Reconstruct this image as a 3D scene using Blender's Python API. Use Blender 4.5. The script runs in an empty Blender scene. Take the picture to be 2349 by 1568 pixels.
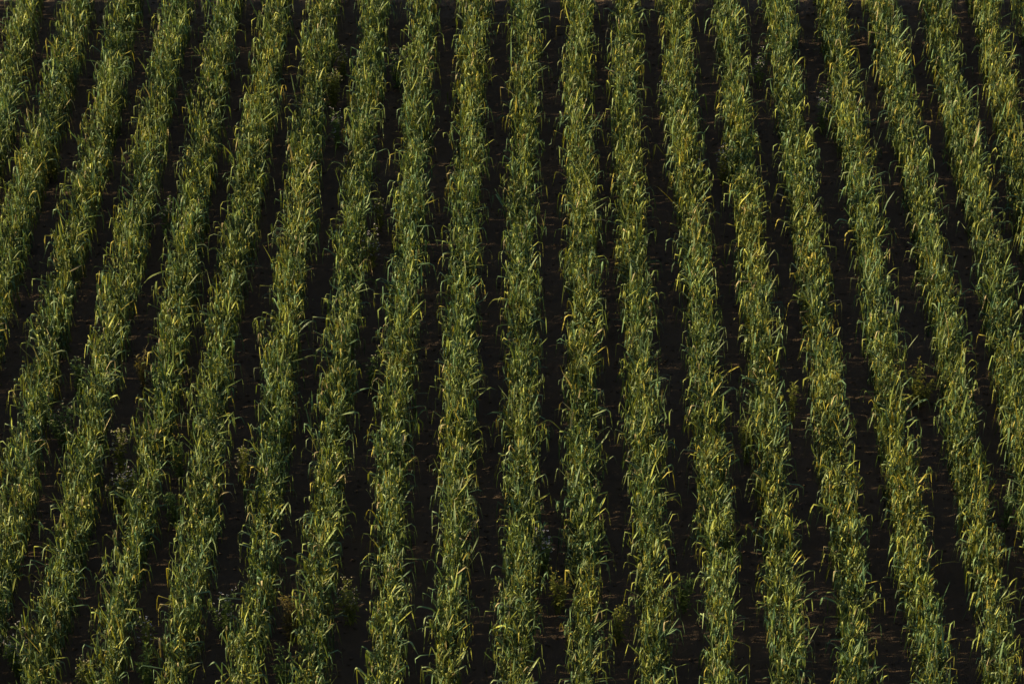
import bpy, math, random
import numpy as np
from mathutils import Vector
R = math.radians
rng = np.random.default_rng(11)
random.seed(5)
C = bpy.context.scene.collection
sc = bpy.context.scene

# ------------------------------------------------------------------ camera
PITCH = R(35.0)                 # looking down
F = 7125.0                      # focal length in units of the 2349 px wide trace
W0, H0 = 2349.0, 1568.0
CAM_H = 23.0
cam_data = bpy.data.cameras.new('camera'); cam = bpy.data.objects.new('camera', cam_data); C.objects.link(cam)
cam.location = (0, 0, CAM_H); cam.rotation_euler = (math.pi/2 - PITCH, 0, 0)
cam_data.sensor_width = 36.0; cam_data.lens = 36.0*F/W0
cam_data.clip_start = 0.5; cam_data.clip_end = 2000
sc.camera = cam

# ------------------------------------------------------------------ light
SUN_EL, SUN_AZ = R(15.0), R(178.0)      # azimuth of the direction TOWARDS the sun, 0 = +x, 90 = +y
world = bpy.data.worlds.new('World'); sc.world = world; world.use_nodes = True
nt = world.node_tree; bg = nt.nodes['Background']
sky = nt.nodes.new('ShaderNodeTexSky'); sky.sky_type = 'NISHITA'; sky.sun_disc = False
sky.sun_elevation = SUN_EL; sky.sun_rotation = math.pi/2 - SUN_AZ
nt.links.new(sky.outputs[0], bg.inputs[0]); bg.inputs[1].default_value = 0.05
sd = bpy.data.lights.new('sun', 'SUN'); sd.energy = 5.0; sd.angle = R(0.5); sd.color = (1.0, 0.83, 0.48)
sun = bpy.data.objects.new('sun', sd); C.objects.link(sun)
tow = Vector((math.cos(SUN_AZ)*math.cos(SUN_EL), math.sin(SUN_AZ)*math.cos(SUN_EL), math.sin(SUN_EL)))
sun.rotation_euler = (-tow).to_track_quat('-Z', 'Y').to_euler(); sun.location = (-20, 10, 20)
sc.view_settings.view_transform = 'Standard'; sc.view_settings.look = 'None'
sc.view_settings.exposure = 1.1; sc.view_settings.gamma = 1.0
sc.render.engine = 'CYCLES'
sc.cycles.max_bounces = 3; sc.cycles.diffuse_bounces = 1; sc.cycles.transmission_bounces = 2

# ------------------------------------------------------------------ photo trace -> ground
cp, sp = math.cos(PITCH), math.sin(PITCH)
def ray(u, v):
    x = (u-W0/2)/F; y = -(v-H0/2)/F
    return np.array([x, cp + y*sp, -sp + y*cp])
def at_z(u, v, z):
    d = ray(u, v); t = (z-CAM_H)/d[2]
    return np.array([d[0]*t, d[1]*t, z])
def at_y(u, v, Y):
    d = ray(u, v); t = Y/d[1]
    return np.array([d[0]*t, Y, CAM_H + d[2]*t])

ZC = 0.50
# row centres (px of a 2349 px wide view) at seven heights; first number = index of the first row listed
TR = {44: (0, [48,172,280,402,515,632,742,857,970,1090,1208,1328,1437,1552,1670,1790,1910,2030,2155,2270]),
      264: (0, [12,118,242,358,480,592,708,838,955,1078,1205,1325,1435,1560,1690,1815,1945,2075,2195,2310]),
      514: (1, [35,172,308,435,557,685,810,942,1070,1195,1335,1450,1590,1720,1850,1990,2125,2262]),
      778: (2, [112,250,395,505,650,785,920,1055,1198,1340,1467,1612,1745,1885,2020,2175,2310]),
      1028: (2, [62,200,350,480,625,760,900,1055,1195,1335,1480,1630,1765,1910,2060,2215]),
      1278: (2, [12,155,295,450,605,735,895,1040,1200,1340,1495,1645,1790,1950,2095,2260]),
      1524: (3, [85,250,405,560,720,885,1025,1180,1345,1505,1655,1805,1960,2140,2290])}
SP = 0.75
def fit_x(i, v):                 # straight-line model used outside the traced span
    k = i - 11; s = 0.02737*(v + 4205)
    return 1279 + (v+4205)*0.01153 + k*s
NROW = 22                        # rows -1 .. 20 (0 .. 19 traced)
Y_END = at_z(1200, -1, 0.0)[1]
Y_BEG = at_z(1200, 1568, ZC)[1] - 1.0
paths = {}
for i in range(-2, 21):
    P = []
    for v in sorted(TR):
        st, xs = TR[v]
        if 0 <= i-st < len(xs): u = xs[i-st]
        else: u = fit_x(i, v)
        p = at_z(u, v, ZC); P.append((p[1], p[0]))
    for v in (-190, 1900):
        p = at_z(fit_x(i, v), v, ZC); P.append((p[1], p[0]))
    P.sort(); paths[i] = (np.array([p[0] for p in P]), np.array([p[1] for p in P]))
def row_x(i, y):
    Y, X = paths[i]
    return (np.interp(y-0.45, Y, X) + np.interp(y, Y, X) + np.interp(y+0.45, Y, X))/3

# ------------------------------------------------------------------ materials
def new_mat(name):
    m = bpy.data.materials.new(name); m.use_nodes = True
    return m, m.node_tree, m.node_tree.nodes['Principled BSDF']
def leaf_mat(name, trans=0.12, rough=0.5, spec=0.25, through=(2.0, 1.95, 0.55, 1)):
    m, nt, b = new_mat(name)
    at = nt.nodes.new('ShaderNodeAttribute'); at.attribute_name = 'tint'
    nz = nt.nodes.new('ShaderNodeTexNoise'); nz.inputs['Scale'].default_value = 35
    geo = nt.nodes.new('ShaderNodeNewGeometry'); nt.links.new(geo.outputs['Position'], nz.inputs['Vector'])
    mx = nt.nodes.new('ShaderNodeMixRGB'); mx.blend_type = 'MULTIPLY'; mx.inputs[0].default_value = 0.5
    nt.links.new(at.outputs['Color'], mx.inputs[1]); nt.links.new(nz.outputs['Fac'], mx.inputs[2])
    gm = nt.nodes.new('ShaderNodeMixRGB'); gm.blend_type = 'MULTIPLY'; gm.inputs[0].default_value = 1
    gm.inputs[2].default_value = (1.35, 1.35, 1.35, 1); nt.links.new(mx.outputs[0], gm.inputs[1])
    nt.links.new(gm.outputs[0], b.inputs['Base Color'])
    b.inputs['Roughness'].default_value = rough; b.inputs['Specular IOR Level'].default_value = spec
    tr = nt.nodes.new('ShaderNodeBsdfTranslucent')
    tc = nt.nodes.new('ShaderNodeMixRGB'); tc.blend_type = 'MULTIPLY'; tc.inputs[0].default_value = 1
    tc.inputs[2].default_value = through; nt.links.new(gm.outputs[0], tc.inputs[1])
    nt.links.new(tc.outputs[0], tr.inputs['Color'])
    ms = nt.nodes.new('ShaderNodeMixShader'); ms.inputs[0].default_value = trans
    nt.links.new(b.outputs[0], ms.inputs[1]); nt.links.new(tr.outputs[0], ms.inputs[2])
    nt.links.new(ms.outputs[0], nt.nodes['Material Output'].inputs['Surface'])
    return m
M_LEAF = leaf_mat('leaf')
M_STEM = leaf_mat('stem', 0.1, 0.5)
M_WEED = leaf_mat('weed_leaf', 0.4, 0.6, 0.3)
M_PETAL = leaf_mat('petal', 0.3, 0.7, 0.2, (1.1, 1.0, 1.0, 1))
m, nt_, b = new_mat('dry_twig'); b.inputs['Base Color'].default_value = (0.16, 0.115, 0.075, 1); b.inputs['Roughness'].default_value = .8; M_TWIG = m
def soil_mat(name, c1, c2, sc_=6):
    m, nt, b = new_mat(name)
    geo = nt.nodes.new('ShaderNodeNewGeometry')
    nz = nt.nodes.new('ShaderNodeTexNoise'); nz.inputs['Scale'].default_value = sc_; nz.inputs['Detail'].default_value = 8
    nt.links.new(geo.outputs['Position'], nz.inputs['Vector'])
    cr = nt.nodes.new('ShaderNodeValToRGB'); cr.color_ramp.elements[0].position = .3; cr.color_ramp.elements[1].position = .7
    cr.color_ramp.elements[0].color = (*c1, 1); cr.color_ramp.elements[1].color = (*c2, 1)
    nt.links.new(nz.outputs['Fac'], cr.inputs[0]); nt.links.new(cr.outputs[0], b.inputs['Base Color'])
    n2 = nt.nodes.new('ShaderNodeTexNoise'); n2.inputs['Scale'].default_value = 60; n2.inputs['Detail'].default_value = 6
    nt.links.new(geo.outputs['Position'], n2.inputs['Vector'])
    bp = nt.nodes.new('ShaderNodeBump'); bp.inputs['Strength'].default_value = .6; bp.inputs['Distance'].default_value = .02
    nt.links.new(n2.outputs['Fac'], bp.inputs['Height']); nt.links.new(bp.outputs[0], b.inputs['Normal'])
    b.inputs['Roughness'].default_value = .95; b.inputs['Specular IOR Level'].default_value = .15
    return m
M_SOIL = soil_mat('soil', (0.112, 0.078, 0.058), (0.142, 0.096, 0.066))
M_PATH = soil_mat('path_soil', (0.10, 0.08, 0.065), (0.17, 0.135, 0.11), 3)

# ------------------------------------------------------------------ mesh helpers
def make_obj(name, co, quads, mat, parent=None, tint=None, smooth=True, tris=None):
    me = bpy.data.meshes.new(name)
    co = np.asarray(co, np.float32).reshape(-1, 3)
    nq = 0 if quads is None else len(quads); ntr = 0 if tris is None else len(tris)
    loops = np.concatenate([np.asarray(quads, np.int32).ravel() if nq else np.zeros(0, np.int32),
                            np.asarray(tris, np.int32).ravel() if ntr else np.zeros(0, np.int32)])
    me.vertices.add(len(co)); me.vertices.foreach_set('co', co.ravel())
    me.loops.add(len(loops)); me.loops.foreach_set('vertex_index', loops)
    me.polygons.add(nq+ntr)
    ls = np.concatenate([np.arange(nq)*4, nq*4 + np.arange(ntr)*3]).astype(np.int32)
    me.polygons.foreach_set('loop_start', ls)
    me.polygons.foreach_set('loop_total', np.concatenate([np.full(nq, 4), np.full(ntr, 3)]).astype(np.int32))
    if smooth: me.polygons.foreach_set('use_smooth', np.ones(nq+ntr, bool))
    me.update(calc_edges=True)
    if tint is not None:
        a = me.attributes.new('tint', 'FLOAT_COLOR', 'POINT')
        t = np.ones((len(co), 4), np.float32); t[:, :3] = tint
        a.data.foreach_set('color', t.ravel())
    me.materials.append(mat)
    o = bpy.data.objects.new(name, me); C.objects.link(o)
    if parent is not None: o.parent = parent; o.location = -Vector(parent.location)
    return o
def smooth01(t):
    t = np.clip(t, 0, 1); return t*t*(3-2*t)

def ribbons(curve, side, nrm, Wd, prof, fold=0.25):
    """curve (N,n,3), side/nrm (N,n,3), Wd (N,), prof (n,) -> verts, quads (three points across: a folded blade)"""
    N, n = curve.shape[:2]
    w = (Wd[:, None]*prof[None, :]/2)[..., None]
    f = w*fold
    V = np.stack([curve - side*w + nrm*f, curve, curve + side*w + nrm*f], axis=2)   # N,n,3,3
    idx = np.arange(N*n*3).reshape(N, n, 3)
    q = np.stack([idx[:, :-1, :-1], idx[:, :-1, 1:], idx[:, 1:, 1:], idx[:, 1:, :-1]], axis=-1).reshape(-1, 4)
    return V.reshape(-1, 3), q
def blades(p0, phi, e0, e1, L, Wd, s0, sw, tw, n=7, curl=None):
    N = len(p0)
    s = np.linspace(0, 1, n)
    sm = (s[:-1]+s[1:])/2
    el = e0[:, None] + (e1-e0)[:, None]*smooth01((sm[None, :]-s0[:, None])/sw[:, None])
    ph = phi[:, None] + (0 if curl is None else curl[:, None]*sm[None, :])
    d = np.stack([np.cos(ph)*np.cos(el), np.sin(ph)*np.cos(el), np.sin(el)], -1)
    step = d*(L/(n-1))[:, None, None]
    cur = np.concatenate([np.zeros((N, 1, 3)), np.cumsum(step, 1)], 1) + p0[:, None, :]
    dd = np.concatenate([d[:, :1], (d[:, :-1]+d[:, 1:])/2, d[:, -1:]], 1)
    dd /= np.linalg.norm(dd, axis=-1, keepdims=True)+1e-9
    pv = np.concatenate([ph[:, :1], (ph[:, :-1]+ph[:, 1:])/2, ph[:, -1:]], 1) if curl is not None else np.repeat(phi[:, None], n, 1)
    sd0 = np.stack([-np.sin(pv), np.cos(pv), np.zeros_like(pv)], -1)
    up = np.cross(sd0, dd) * -1
    a = tw[:, None]*s[None, :]; ca, sa = np.cos(a)[..., None], np.sin(a)[..., None]
    side = sd0*ca + up*sa; nrm = up*ca - sd0*sa
    prof = np.interp(s, [0, .12, .35, .7, .9, 1.0], [.55, .85, 1.0, .75, .38, .06])
    return ribbons(cur, side, nrm, Wd, prof), 3*n
def leaf_tint(N, yellow=0.06, warm=None):
    """base colours: mid green, blue green, yellow green, a few yellowed and straw coloured"""
    pal = np.array([[.140, .175, .048], [.092, .145, .070], [.215, .225, .045], [.066, .116, .056], [.168,.205,.100]])
    k = rng.choice(5, N, p=[.32, .24, .20, .10, .14])
    c = pal[k]*rng.uniform(.4, 1.55, (N, 1))
    y = rng.random(N) < yellow
    c[y] = np.array([.30, .25, .045])*rng.uniform(.8, 1.15, (y.sum(), 1))
    st = rng.random(N) < .02
    c[st] = np.array([.34, .27, .15])*rng.uniform(.8, 1.1, (st.sum(), 1))
    return c

# ------------------------------------------------------------------ ground (one sheet, dense where the field is)
def noise2(x, y, cell, seed):
    g = np.random.default_rng(seed).random((256, 256))
    xi = x/cell; yi = y/cell
    x0 = np.floor(xi).astype(int); y0 = np.floor(yi).astype(int)
    fx = smooth01(xi-x0); fy = smooth01(yi-y0)
    a = g[x0 % 256, y0 % 256]; b_ = g[(x0+1) % 256, y0 % 256]; c_ = g[x0 % 256, (y0+1) % 256]; d_ = g[(x0+1) % 256, (y0+1) % 256]
    return (a*(1-fx)+b_*fx)*(1-fy) + (c_*(1-fx)+d_*fx)*fy
gx = np.concatenate([[-600, -200, -60, -20, -12], np.arange(-9.5, 9.5, .03), [12, 20, 60, 200, 600]])
gy = np.concatenate([[-600, -200, -40, 0, 10], np.arange(Y_BEG-.5, Y_END+2.6, .04), [Y_END+6, Y_END+15, 90, 200, 700]])
X, Y = np.meshgrid(gx, gy, indexing='ij')
inner = (np.abs(X) < 9.6) & (Y > Y_BEG-.6) & (Y < Y_END+2.7)
def ground_z(X, Y):
    z = .035*(noise2(X, Y, .33, 1)-.5) + .045*(noise2(X, Y, .13, 2)-.5) + .03*(noise2(X, Y, .055, 3)-.5)
    cl = noise2(X+5, Y, .09, 4); z += .03*np.clip(cl-.62, 0, 1)*2.2
    return z
Z = np.where(inner, ground_z(X, Y), 0.0)
nx, ny = X.shape; idx = np.arange(nx*ny).reshape(nx, ny)
q = np.stack([idx[:-1, :-1], idx[1:, :-1], idx[1:, 1:], idx[:-1, 1:]], -1).reshape(-1, 4)
g = make_obj('ground', np.stack([X, Y, Z], -1), q, M_SOIL); g['kind'] = 'structure'

# path beyond the row ends
px_ = np.arange(-9.4, 9.4, .06); py_ = np.arange(Y_END+.02, Y_END+2.4, .06)
PX, PY = np.meshgrid(px_, py_, indexing='ij')
PZ = .045 + .012*noise2(PX, PY, .2, 9) + .008*noise2(PX, PY, .07, 10)
e = np.minimum(PY-(Y_END+.02), (Y_END+2.34)-PY); PZ = PZ - .10*(1-smooth01(e/.15))
nx, ny = PX.shape; idx = np.arange(nx*ny).reshape(nx, ny)
q = np.stack([idx[:-1, :-1], idx[1:, :-1], idx[1:, 1:], idx[:-1, 1:]], -1).reshape(-1, 4)
o = make_obj('path', np.stack([PX, PY, PZ], -1), q, M_PATH); o['kind'] = 'structure'

# clods lying in the furrows (uncountable)
N = 9000
cx = rng.uniform(-8, 8, N); cy = rng.uniform(Y_BEG, Y_END, N); cr_ = rng.uniform(.006, .026, N)**1.0
ico = np.array([[0, 0, 1], [.894, 0, .447], [.276, .851, .447], [-.724, .526, .447], [-.724, -.526, .447], [.276, -.851, .447],
                [.724, .526, -.447], [-.276, .851, -.447], [-.894, 0, -.447], [-.276, -.851, -.447], [.724, -.526, -.447], [0, 0, -1]])
tri = np.array([[0,1,2],[0,2,3],[0,3,4],[0,4,5],[0,5,1],[1,6,2],[2,7,3],[3,8,4],[4,9,5],[5,10,1],[6,7,2],[7,8,3],[8,9,4],[9,10,5],[10,6,1],[11,7,6],[11,8,7],[11,9,8],[11,10,9],[11,6,10]])
V = ico[None]*rng.uniform(.65, 1.25, (N, 12, 1))*cr_[:, None, None]*np.array([1.2, 1, .75])
V += np.stack([cx, cy, ground_z(cx, cy)+cr_*.3], -1)[:, None]
T = (tri[None] + (np.arange(N)*12)[:, None, None]).reshape(-1, 3)
o = make_obj('soil_clods', V, None, M_SOIL, tris=T, smooth=False); o['kind'] = 'stuff'
o['label'] = 'loose brown clods of earth scattered along the furrows between the rows'; o['category'] = 'soil clods'

# ------------------------------------------------------------------ crop rows
ORD = ['first','second','third','fourth','fifth','sixth','seventh','eighth','ninth','tenth','eleventh','twelfth','thirteenth',
       'fourteenth','fifteenth','sixteenth','seventeenth','eighteenth','nineteenth','twentieth']
LAB = {}
for i in range(20):
    j = 19-i
    if i == 0: t = 'green crop row cut off by the left edge, leftmost along the top edge'
    elif i == 19: t = 'yellowish green crop row at the right edge, rightmost along the top edge'
    elif i <= 9: t = '%s green crop row from the left, counted along the top edge' % ORD[i]
    else: t = '%s green crop row from the right, counted along the top edge' % ORD[j]
    LAB[i] = t
LAB[-2] = 'row of green crop second beyond the left edge of the photo'  # unseen rows continuing the crop, added for the shade they cast
LAB[-1] = 'row of green crop just beyond the left edge of the photo'
LAB[20] = 'row of green crop just beyond the right edge of the photo'
rows = {}
PER_M = 58
for i in range(-2, 21):
    r = bpy.data.objects.new('crop_row', None); C.objects.link(r); rows[i] = r
    ym = (Y_BEG+Y_END)/2
    r.location = (float(row_x(i, np.array([ym]))[0]), ym, 0)
    r.empty_display_size = .3
    r['label'] = LAB[i]; r['category'] = 'crop row'; r['group'] = 'rows of green crop planted across the field'
    y0, y1 = Y_BEG, Y_END
    ln = y1-y0
    # stems -------------------------------------------------
    ns = int(ln*PER_M)
    sy = rng.uniform(y0, y1, ns)
    dens = noise2(np.full(ns, i*7.3), sy, .55, 20+i); keep = rng.random(ns) < .62 + .75*dens; sy = sy[keep]; ns = len(sy)
    sx = row_x(i, sy) + rng.uniform(-.128, .128, ns)*(.8 + .4*noise2(np.full(ns, i*5.7), sy, .45, 120+i)) + rng.normal(0, .02, ns)
    wid = .75 + .5*noise2(np.full(ns, i*3.1), sy, .8, 50+i)
    hgt = (.54 + .20*noise2(np.full(ns, 1.7*i), sy, .7, 80+i) + rng.normal(0, .085, ns)).clip(.32, .88)
    lean = rng.normal(0, .11, ns)*wid; leany = rng.normal(0, .12, ns)
    p0 = np.stack([sx, sy, np.full(ns, -.02)], -1)
    n = 4; s = np.linspace(0, 1, n)
    top = np.stack([lean, leany, np.ones(ns)], -1); top /= np.linalg.norm(top, axis=1, keepdims=True)
    cur = p0[:, None] + top[:, None]*hgt[:, None, None]*s[None, :, None]
    # leaves ------------------------------------------------
    nl = 12
    sid = np.repeat(np.arange(ns), nl); NL = len(sid)
    fr = rng.beta(3.0, 1.1, NL)*.85+.15
    pl = np.where((i >= 13) & (sy[sid] < Y_BEG+4.5), .04, .30); lowl = rng.random(NL) < pl; fr[lowl] = rng.uniform(.04, .5, lowl.sum())
    if 12 <= i <= 18:            # thin-footed stretches where low sun slips through on to the soil
        thin = (sy[sid] < Y_BEG+4.2) & (noise2(np.full(NL, 3.3*i), sy[sid], .35, 77) > .42); fr[thin] = np.maximum(fr[thin], .62)
    lp = p0[sid] + top[sid]*(hgt[sid]*fr)[:, None]
    base_phi = rng.uniform(0, 2*math.pi, NL)
    # blades fall mostly outward and along the row
    phi = base_phi
    L = rng.gamma(7, .030, NL).clip(.08, .40)*(.8+.35*noise2(sx[sid]*3, sy[sid], .5, 5))
    low = rng.random(NL) < .12
    e0 = R(1)*np.where(low, rng.uniform(25, 60, NL), rng.uniform(62, 89, NL))
    e1 = R(1)*np.where(rng.random(NL) < .85, rng.uniform(-92, -76, NL), rng.uniform(55, 88, NL))
    s0 = rng.uniform(.0, .55, NL); sw = rng.uniform(.08, .32, NL)
    Wd = rng.uniform(.008, .023, NL)*(.6+1.3*L).clip(.6, 1.25)
    tw = rng.normal(0, 1.2, NL)
    (V1, Q1), per = blades(lp, phi, e0, e1, L, Wd, s0, sw, tw, 7, rng.normal(0, .18, NL))
    t1 = leaf_tint(NL, .028 + .025*(i > 12))  # more yellow leaves to the right, imitating rows seen from their sunlit side
    # slow random drifts of colour; rightward yellowing paints in the sunlit row sides
    dr = noise2(sx[sid]+20, sy[sid], 1.3, 201)-.5 + .6*(noise2(sx[sid]+9, sy[sid], .45, 202)-.5) + .12*(i-9.5)/9.5
    t1 = t1*(1+dr[:, None]*np.array([.28, .10, -.15]))
    T1 = np.repeat(t1, per, 0)
    # blades of the outer plants that reach out over the furrow, fold and hang straight down
    na = int(ln*24); ay = rng.uniform(y0, y1, na); sg = np.where(rng.random(na) < .5, -1, 1)
    acx = row_x(i, ay); az = .54 + .14*noise2(np.full(na, 1.7*i), ay, .7, 80+i) + rng.uniform(-.18, .06, na)
    ap = np.stack([acx + sg*rng.uniform(.05, .13, na), ay, az], -1)
    aphi = np.where(sg > 0, 0, math.pi) + rng.normal(0, .55, na)
    (V4, Q4), per4 = blades(ap, aphi, R(1)*rng.uniform(5, 65, na), R(1)*rng.uniform(-93, -78, na), rng.uniform(.24, .58, na),
                            rng.uniform(.011, .022, na), rng.uniform(.25, .45, na), rng.uniform(.06, .22, na), rng.normal(0, .7, na), 9)
    T4 = np.repeat(leaf_tint(na, .05), per4, 0)
    # small oval leaflets mixed into the row -----------------
    nf = int(ln*190)
    fy = rng.uniform(y0, y1, nf); fx = row_x(i, fy) + rng.normal(0, .085, nf)
    fz = (.5 + .08*noise2(np.full(nf, 1.7*i), fy, .7, 80+i) - 3.2*(fx-row_x(i, fy))**2 + rng.normal(0, .07, nf)).clip(.06, .75)
    fp = np.stack([fx, fy, fz], -1)
    (V2, Q2), per2 = blades(fp, rng.uniform(0, 6.28, nf), rng.uniform(-.8, 1.2, nf), rng.uniform(-1.2, .6, nf),
                            rng.uniform(.022, .05, nf), rng.uniform(.009, .020, nf), np.zeros(nf), np.ones(nf), rng.normal(0, .6, nf), 5)
    T2 = np.repeat(leaf_tint(nf, .03), per2, 0)
    make_obj('foliage', np.concatenate([V1, V2, V4]), np.concatenate([Q1, Q2+len(V1), Q4+len(V1)+len(V2)]), M_LEAF, r, np.concatenate([T1, T2, T4]))
    # stems mesh: four-sided tubes
    ring = np.array([[1, 0, 0], [0, 1, 0], [-1, 0, 0], [0, -1, 0]])*1.0
    rad = rng.uniform(.003, .0055, ns)
    V3 = cur[:, :, None, :] + ring[None, None]*(rad[:, None]*(1-.5*s)[None])[..., None, None]
    ix = np.arange(ns*n*4).reshape(ns, n, 4)
    Q3 = np.stack([ix[:, :-1], np.roll(ix, -1, 2)[:, :-1], np.roll(ix, -1, 2)[:, 1:], ix[:, 1:]], -1).reshape(-1, 4)
    make_obj('stems', V3, Q3, M_STEM, r, np.repeat(leaf_tint(ns, .15), n*4, 0))

# ------------------------------------------------------------------ long leaves that arch out over the furrows
Q = {1: (0, 0), 2: (1600, 0), 3: (0, 1068), 4: (1600, 1068)}
ARC = {1: [(500,138,460,133,428,135),(140,165,190,128,218,115),(240,215,205,202,190,260),(240,278,215,270,202,320),(470,310,435,283,390,270),
  (1320,85,1355,50,1365,95),(1300,105,1335,68,1342,110),(1440,400,1372,345,1352,430),(1660,385,1620,355,1585,338),(1370,565,1322,530,1308,600),
  (1610,690,1575,658,1543,643),(1600,790,1560,752,1518,733),(1590,760,1525,735,1492,800),(2210,680,2268,630,2287,660),(2340,400,2282,342,2243,370),
  (2345,545,2300,527,2268,560),(1995,410,2015,412,2025,475),(2340,690,2308,682,2318,760),(690,960,722,930,750,978),(690,1000,735,975,752,968),
  (275,1150,225,1105,193,1205),(790,1180,750,1160,722,1200),(1010,1160,980,1132,943,1157),(690,1265,740,1242,790,1240),(470,1228,432,1221,418,1262),
  (1060,1225,1005,1213,988,1290),(1290,1140,1245,1105,1198,1112),(1320,1045,1270,998,1248,1085),(1420,1115,1458,1065,1470,1165),(1400,1200,1448,1150,1456,1210),
  (1670,1282,1718,1270,1736,1335),(1800,1305,1760,1292,1733,1295),(1235,1535,1185,1512,1167,1565),(1395,1492,1448,1462,1459,1555),(2062,1115,2012,1100,1968,1112),
  (2050,1285,2018,1247,2005,1300),(2045,1375,2008,1345,1988,1445),(2325,1375,2262,1372,2223,1425),(180,440,150,438,132,440),(1270,1290,1262,1270,1258,1330)],
 2: [(580,95,603,52,634,130),(800,300,850,262,878,368),(705,462,668,450,655,502),(865,440,885,425,898,532),(262,650,240,615,230,695),(262,540,240,525,232,592),
  (480,475,460,450,462,530),(505,590,490,560,460,645),(680,690,657,655,645,742),(1100,545,1146,485,1174,535),(1055,105,1075,128,1099,153),(1210,235,1180,198,1158,250),
  (240,340,207,352,170,388),(600,400,636,398,646,452),(585,605,625,566,650,625),(690,880,665,852,643,850),(850,930,890,882,916,845),(885,912,921,893,929,980),
  (1300,1045,1220,1003,1203,1075),(1255,905,1215,885,1185,922),(1540,1015,1503,1006,1476,1042),(1710,1043,1750,1048,1780,1112),(1845,310,1872,282,1896,265),
  (2170,218,2130,210,2105,243),(2260,113,2305,120,2349,132),(1695,255,1665,222,1658,305),(1890,742,1925,743,1948,805),(2020,770,1990,735,1960,755),
  (2075,1045,2050,1010,2038,1090),(2195,925,2235,900,2262,945),(1745,640,1718,628,1703,662),(920,1205,958,1178,986,1245),(640,1355,688,1336,694,1400),
  (1195,1495,1250,1455,1272,1510),(1430,985,1446,980,1452,1040)],
 3: [(150,78,105,42,77,8),(800,62,860,32,879,68),(795,205,828,162,834,215),(925,212,892,188,874,245),(1005,245,1046,208,1054,268),(1375,78,1425,58,1467,56),
  (1615,238,1668,208,1710,212),(1070,352,1108,338,1130,400),(1005,565,1044,528,1089,610),(305,610,272,573,260,645),(300,292,332,265,392,273),(425,612,464,595,472,655),
  (285,742,232,715,188,698),(860,745,826,695,821,795),(1015,692,1058,680,1084,745),(1275,738,1318,735,1337,785),(1155,862,1113,830,1104,980),(1575,575,1611,540,1617,605),
  (1745,505,1716,475,1698,545),(1865,562,1917,522,1930,630),(1715,785,1690,760,1670,815),(1845,755,1888,730,1900,805),(1475,945,1546,840,1578,915),(1565,745,1600,745,1614,805),
  (2165,492,2186,465,2206,540),(2035,725,1992,708,1984,765),(2025,935,1986,920,1974,1005),(2155,865,2198,800,2204,835),(2165,1005,2200,945,2227,1065),
  (2325,1425,2268,1375,2263,1455),(2310,326,2262,322,2230,331),(2195,243,2248,208,2278,222),(1985,1225,1918,1208,1883,1255),(1995,1315,1942,1298,1910,1306),
  (1825,1393,1884,1362,1924,1435),(1385,1015,1312,985,1296,1035),(1495,1065,1540,1045,1562,1115),(505,1055,477,1015,433,1100),(535,1155,482,1065,455,1095),
  (685,870,735,902,744,940),(335,1095,362,1128,381,1165),(228,1000,209,985,206,1035),(1660,1510,1632,1490,1617,1562),(465,1290,428,1215,414,1230),(1010,1510,985,1465,948,1502)],
 4: [(205,385,168,353,130,362),(435,545,468,518,485,565),(415,402,450,380,476,445),(695,482,735,450,762,493),(685,595,735,558,750,625),(990,135,1048,100,1057,155),
  (855,352,820,328,783,309),(835,405,797,380,789,445),(530,378,518,398,498,475),(700,727,748,710,775,760),(975,905,1014,889,1022,940),(1015,985,1047,955,1060,1045),
  (1130,905,1078,825,1071,905),(1395,810,1379,765,1364,855),(1295,985,1329,948,1350,1025),(1490,1195,1424,1162,1410,1225),(1585,1095,1618,1052,1643,1016),
  (1845,285,1908,250,1924,345),(1955,405,1938,332,1935,425),(1770,1085,1705,1070,1684,1112),(1950,1017,2025,1005,2062,1018),(2349,632,2292,605,2233,588),
  (1365,1312,1403,1300,1422,1343),(1345,1393,1386,1362,1394,1435),(2110,1362,2086,1345,2076,1425),(250,1492,207,1478,196,1545),(570,1025,518,1000,508,1065),
  (735,1055,764,1045,772,1105),(415,933,448,930,436,962),(1650,1550,1723,1470,1728,1545),(1860,1425,1815,1400,1790,1398),(110,1023,158,1019,176,1080),(245,615,208,568,193,645),
  (1660,260,1610,205,1590,290),(1500,640,1480,610,1478,690)]}
sc1 = 1600/2349.0*2349/3200
arc_n = 0
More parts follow.
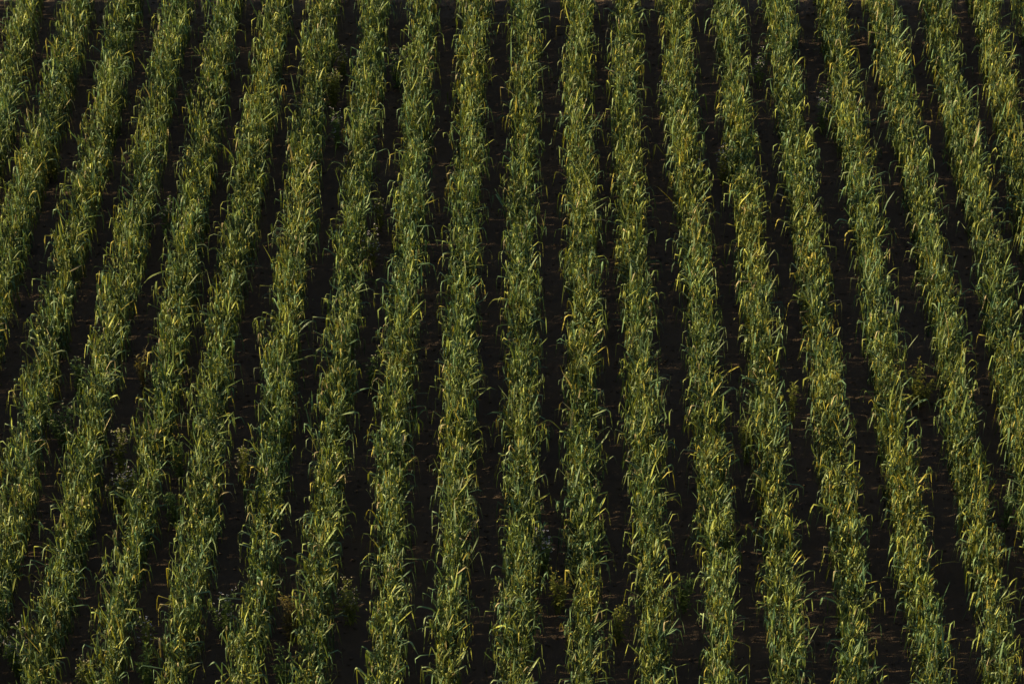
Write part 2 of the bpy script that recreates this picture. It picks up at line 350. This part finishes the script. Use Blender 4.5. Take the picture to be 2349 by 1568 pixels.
for qd, L in ARC.items():
    ox, oy = Q[qd]
    for (bx, by, ax, ay, tx, ty) in L:
        P = [((x*1600/2349+ox)*2349/3200, (y*1600/2349+oy)*2349/3200) for x, y in ((bx, by), (ax, ay), (tx, ty))]
        Bp = at_z(P[0][0], P[0][1], .52); Yc = Bp[1]
        A = at_y(*P[1], Yc); Tp = at_y(*P[2], Yc)
        ri = min(range(20), key=lambda k: abs(float(row_x(k, Yc))-Bp[0]))
        cxr = float(row_x(ri, Yc))
        if Tp[2] < .04: Tp[2] = .04
        root = np.array([cxr + (Bp[0]-cxr)*.35, Yc + rng.uniform(-.03, .03), .25])
        Tp[1] += rng.uniform(-.06, .06); A[1] += rng.uniform(-.03, .02)
        n = 21; t = np.linspace(0, 1, n)
        # piecewise curve root -> base -> apex -> tip, bend sharpest at the apex
        key = np.array([root, Bp, A, Tp]); d = np.r_[0, np.cumsum(np.linalg.norm(np.diff(key, axis=0), axis=1))]
        cv = np.stack([np.interp(t*d[-1], d, key[:, k]) for k in range(3)], -1)
        for _ in range(2): cv[1:-1] = (cv[:-2]+2*cv[1:-1]+cv[2:])/4
        tg = np.gradient(cv, axis=0); tg /= np.linalg.norm(tg, axis=1, keepdims=True)+1e-9
        sd_ = np.tile(np.array([rng.normal(0, .25), 1.0, rng.normal(0, .2)]), (n, 1)); sd_ -= (sd_*tg).sum(1)[:, None]*tg; sd_ /= np.linalg.norm(sd_, axis=1, keepdims=True)+1e-9
        nm = np.cross(sd_, tg)
        tw = rng.uniform(-.5, .5)+rng.uniform(-.8, .8)*t; ca, sa = np.cos(tw)[:, None], np.sin(tw)[:, None]
        s2 = sd_*ca + nm*sa; n2 = nm*ca - sd_*sa
        prof = np.interp(t, [0, .15, .5, .8, 1], [.5, .8, 1, .7, .06])
        V, q = ribbons(cv[None], s2[None], n2[None], np.array([rng.uniform(.024, .036)]), prof, .3)
        make_obj('arching_leaf', V, q, M_LEAF, rows[ri], np.repeat(leaf_tint(1, .12), len(V), 0))
        arc_n += 1

# ------------------------------------------------------------------ weeds growing in the furrows
def tube_pts(P, r0, r1, k=4):
    P = np.asarray(P, float); n = len(P); tg = np.gradient(P, axis=0); tg /= np.linalg.norm(tg, axis=1, keepdims=True)+1e-9
    a = np.cross(tg, [0.3, .9, .1]); a /= np.linalg.norm(a, axis=1, keepdims=True)+1e-9; b_ = np.cross(tg, a)
    th = np.arange(k)*2*math.pi/k; rr = np.linspace(r0, r1, n)[:, None, None]
    V = P[:, None]+rr*(a[:, None]*np.cos(th)[None, :, None]+b_[:, None]*np.sin(th)[None, :, None])
    ix = np.arange(n*k).reshape(n, k); rl = np.roll(ix, -1, 1)
    q = np.stack([ix[:-1], rl[:-1], rl[1:], ix[1:]], -1).reshape(-1, 4)
    return V.reshape(-1, 3), q
class Acc:
    def __init__(s): s.V = []; s.Q = []; s.T = []; s.n = 0
    def add(s, V, q, t):
        s.V.append(V); s.Q.append(q+s.n); s.T.append(np.broadcast_to(t, (len(V), 3))); s.n += len(V)
    def out(s, name, mat, par): return make_obj(name, np.concatenate(s.V), np.concatenate(s.Q), mat, par, np.concatenate(s.T))
FLW = {'white': (.74, .64, .60), 'cream': (.70, .60, .38), 'yellow': (.62, .47, .08)}
def weed(u, v, size, col, nst, nfl, label, ztop=.64, tintk=(.11, .14, .035), leafy=1.0, cat='weed', grp='weeds growing in the furrows'):
    """u, v: the weed's crown in the photograph (3200 px wide)"""
    c = at_z(u*2349/3200, v*2349/3200, ztop*.75)
    e = bpy.data.objects.new('flowering_weed' if col else 'leafy_weed', None); C.objects.link(e); e.location = (c[0], c[1], 0)
    e.empty_display_size = .1
    e['label'] = label; e['category'] = cat; e['group'] = grp
    st = Acc(); lf = Acc(); fl = Acc()
    for k in range(nst):
        a = rng.uniform(0, 6.28); rr = size*math.sqrt(rng.random()); h = ztop*rng.uniform(.55, 1.1)
        b0 = np.array([c[0]+rng.normal(0, .02), c[1]+rng.normal(0, .02), -.02]); tp = np.array([c[0]+rr*math.cos(a), c[1]+rr*math.sin(a), h])
        md = (b0+tp)/2 + np.array([rng.normal(0, .02), rng.normal(0, .02), .04])
        t = np.linspace(0, 1, 6)[:, None]; P = (1-t)**2*b0+2*t*(1-t)*md+t*t*tp
        V, q = tube_pts(P, .0035, .0018); st.add(V, q, np.array(tintk)*rng.uniform(.8, 1.2))
        tips = [tp]
        for j in range(rng.integers(2, 5)):
            tt = rng.uniform(.45, .9); s_ = (1-tt)**2*b0+2*tt*(1-tt)*md+tt*tt*tp
            a2 = rng.uniform(0, 6.28); e_ = s_+np.array([math.cos(a2)*.07, math.sin(a2)*.07, rng.uniform(.04, .10)])
            V, q = tube_pts(np.stack([s_, (s_+e_)/2+[0, 0, -.006], e_]), .002, .0012); st.add(V, q, np.array(tintk)); tips.append(e_)
        nl = int(34*leafy)
        tt = rng.uniform(.15, .95, nl)[:, None]; lp = (1-tt)**2*b0+2*tt*(1-tt)*md+tt*tt*tp + rng.normal(0, .018, (nl, 3)); lp[:, 2] = np.abs(lp[:, 2])
        (V, q), per = blades(lp, rng.uniform(0, 6.28, nl), rng.uniform(-.2, 1.2, nl), rng.uniform(-1.2, .3, nl), rng.uniform(.025, .085, nl),
                             rng.uniform(.010, .026, nl), np.zeros(nl), np.ones(nl), rng.normal(0, .5, nl), 5)
        tc = np.array(tintk)*rng.uniform(.7, 1.35, (nl, 1)); lf.add(V, q, np.repeat(tc, per, 0))
        if col:
            for tp_ in tips:
                fl = Acc()
                for m_ in range(nfl):
                    p = tp_+rng.normal(0, .009, 3); npet = 4
                    (V, q), per = blades(np.repeat(p[None], npet, 0), np.arange(npet)*6.283/npet+rng.uniform(0, 6), np.full(npet, .35), np.full(npet, .0),
                                         np.full(npet, rng.uniform(.007, .011)), np.full(npet, .010), np.zeros(npet), np.ones(npet), np.zeros(npet), 3)
                    fl.add(V, q, np.array(FLW[col])*rng.uniform(.8, 1.05))
                fl.out('flower_cluster', M_PETAL, e)
    st.out('stem', M_STEM, e); lf.out('leaves', M_WEED, e)
    return e
YG = (.19, .20, .045); BR = (.17, .135, .05); DG = (.13, .18, .055)
WEEDS = [
 (592, 259, .07, 'cream', 3, 2, YG), (163, 477, .13, 'yellow', 6, 1, YG), (1065, 170, .14, 'cream', 7, 3, YG), (1040, 255, .20, 'cream', 12, 2, YG),
 (1240, 190, .17, 'cream', 9, 3, DG), (1052, 372, .13, 'white', 6, 3, DG), (515, 650, .09, 'white', 4, 2, DG), (1185, 633, .08, 'cream', 4, 2, YG),
 (1162, 752, .13, 'white', 7, 3, YG), (2376, 190, .12, 'white', 5, 4, DG), (2574, 327, .12, 'white', 6, 3, DG), (2195, 518, .12, 'white', 5, 4, DG),
 (2262, 488, .15, 'white', 8, 3, YG), (2072, 275, .08, 'white', 3, 2, DG), (190, 1306, .20, 'cream', 11, 2, DG), (245, 1140, .15, 'cream', 7, 1, DG),
 (368, 1388, .13, 'cream', 6, 4, YG), (292, 1412, .12, 'cream', 6, 4, DG), (376, 1490, .22, 'white', 13, 3, YG), (540, 1545, .14, None, 7, 0, DG),
 (562, 1408, .12, 'yellow', 6, 2, DG), (760, 1422, .11, 'cream', 5, 3, YG), (1160, 1122, .12, 'cream', 5, 2, DG), (700, 1888, .17, 'white', 9, 2, DG),
 (463, 1968, .12, 'white', 5, 2, YG), (456, 2062, .14, None, 8, 0, DG), (42, 2010, .20, 'white', 11, 3, DG), (262, 2095, .14, 'cream', 7, 1, YG),
 (908, 1906, .14, None, 9, 0, BR), (1090, 1851, .14, 'cream', 8, 2, YG), (885, 2062, .15, None, 8, 0, DG), (1702, 1690, .16, 'white', 8, 5, DG),
 (1740, 1815, .16, 'yellow', 8, 2, YG), (2880, 1175, .22, 'yellow', 14, 2, YG), (2800, 1160, .12, 'yellow', 5, 2, BR), (2335, 1354, .13, None, 8, 0, YG),
 (2138, 1817, .12, None, 6, 0, DG), (1934, 1912, .13, 'yellow', 6, 1, YG), (2478, 1230, .08, None, 4, 0, YG), (3150, 1560, .10, None, 5, 0, DG),
 (445, 1120, .10, None, 5, 0, BR), (2255, 2050, .10, None, 4, 0, YG)]
def furrow_of(u, v):
    c = at_z(u*2349/3200, v*2349/3200, .3); k = 0
    for i in range(20):
        if float(row_x(i, c[1])) < c[0]: k = i+1
    return k, c[1]
info = [(furrow_of(w[0], w[1]), w) for w in WEEDS]
from collections import defaultdict
byf = defaultdict(list)
for (k, y), w in info: byf[k].append((-y, w))
adj = {'white': 'white flowered weed', 'cream': 'cream flowered weed', 'yellow': 'yellow flowered weed', None: 'flowerless leafy weed'}
for k, ws in byf.items():
    ws.sort(key=lambda a: a[0]); kinds = [a[1][3] for a in ws]
    for n_, (yy, w) in enumerate(ws):
        if k == 0: where = 'left of the leftmost crop row'
        elif k >= 20: where = 'right of the last crop row'
        elif k <= 10: where = 'right of the %s crop row from the left' % ORD[k-1]
        else: where = 'left of the %s crop row from the right' % ORD[19-k]
        a = adj[w[3]] if w[6] != BR else ('reddish brown ' + adj[w[3]])
        same = [m_ for m_ in range(len(ws)) if ws[m_][1][3] == w[3] and (ws[m_][1][6] == BR) == (w[6] == BR)]
        pos = '' if len(same) == 1 else (['topmost ', 'second ', 'third ', 'fourth ', 'fifth '][same.index(n_)])
        lab = pos + a + ' ' + where
        weed(w[0], w[1], w[2]*.88, w[3], w[4], w[5], lab, tintk=w[6])

# bare forked twig by the bottom edge
c = at_z(1878*2349/3200, 2136*2349/3200, .05); Yt = c[1]
tw_ = Acc()
def tpx(x, y):
    p = at_y((1700+x*300/2349)*2349/3200, (2000+y*300/2349)*2349/3200, Yt); return p
for pts in ([(1390, 1060), (1490, 900), (1640, 720), (1690, 650)], [(1500, 905), (1640, 955), (1760, 995), (1830, 985)],
            [(1640, 710), (1735, 755), (1760, 710), (1835, 740)], [(1640, 720), (1620, 670), (1575, 655)]):
    P = np.array([tpx(*p) for p in pts]); V, q = tube_pts(P, .0055 if pts[0][0] == 1390 else .003, .002, 5); tw_.add(V, q, (1, 1, 1))
tw = tw_.out('dry_twig', M_TWIG, None); tw['label'] = 'bare forked dry twig sticking up in a furrow at the bottom edge'; tw['category'] = 'twig'
print('arcs', arc_n, 'rows', len(rows))
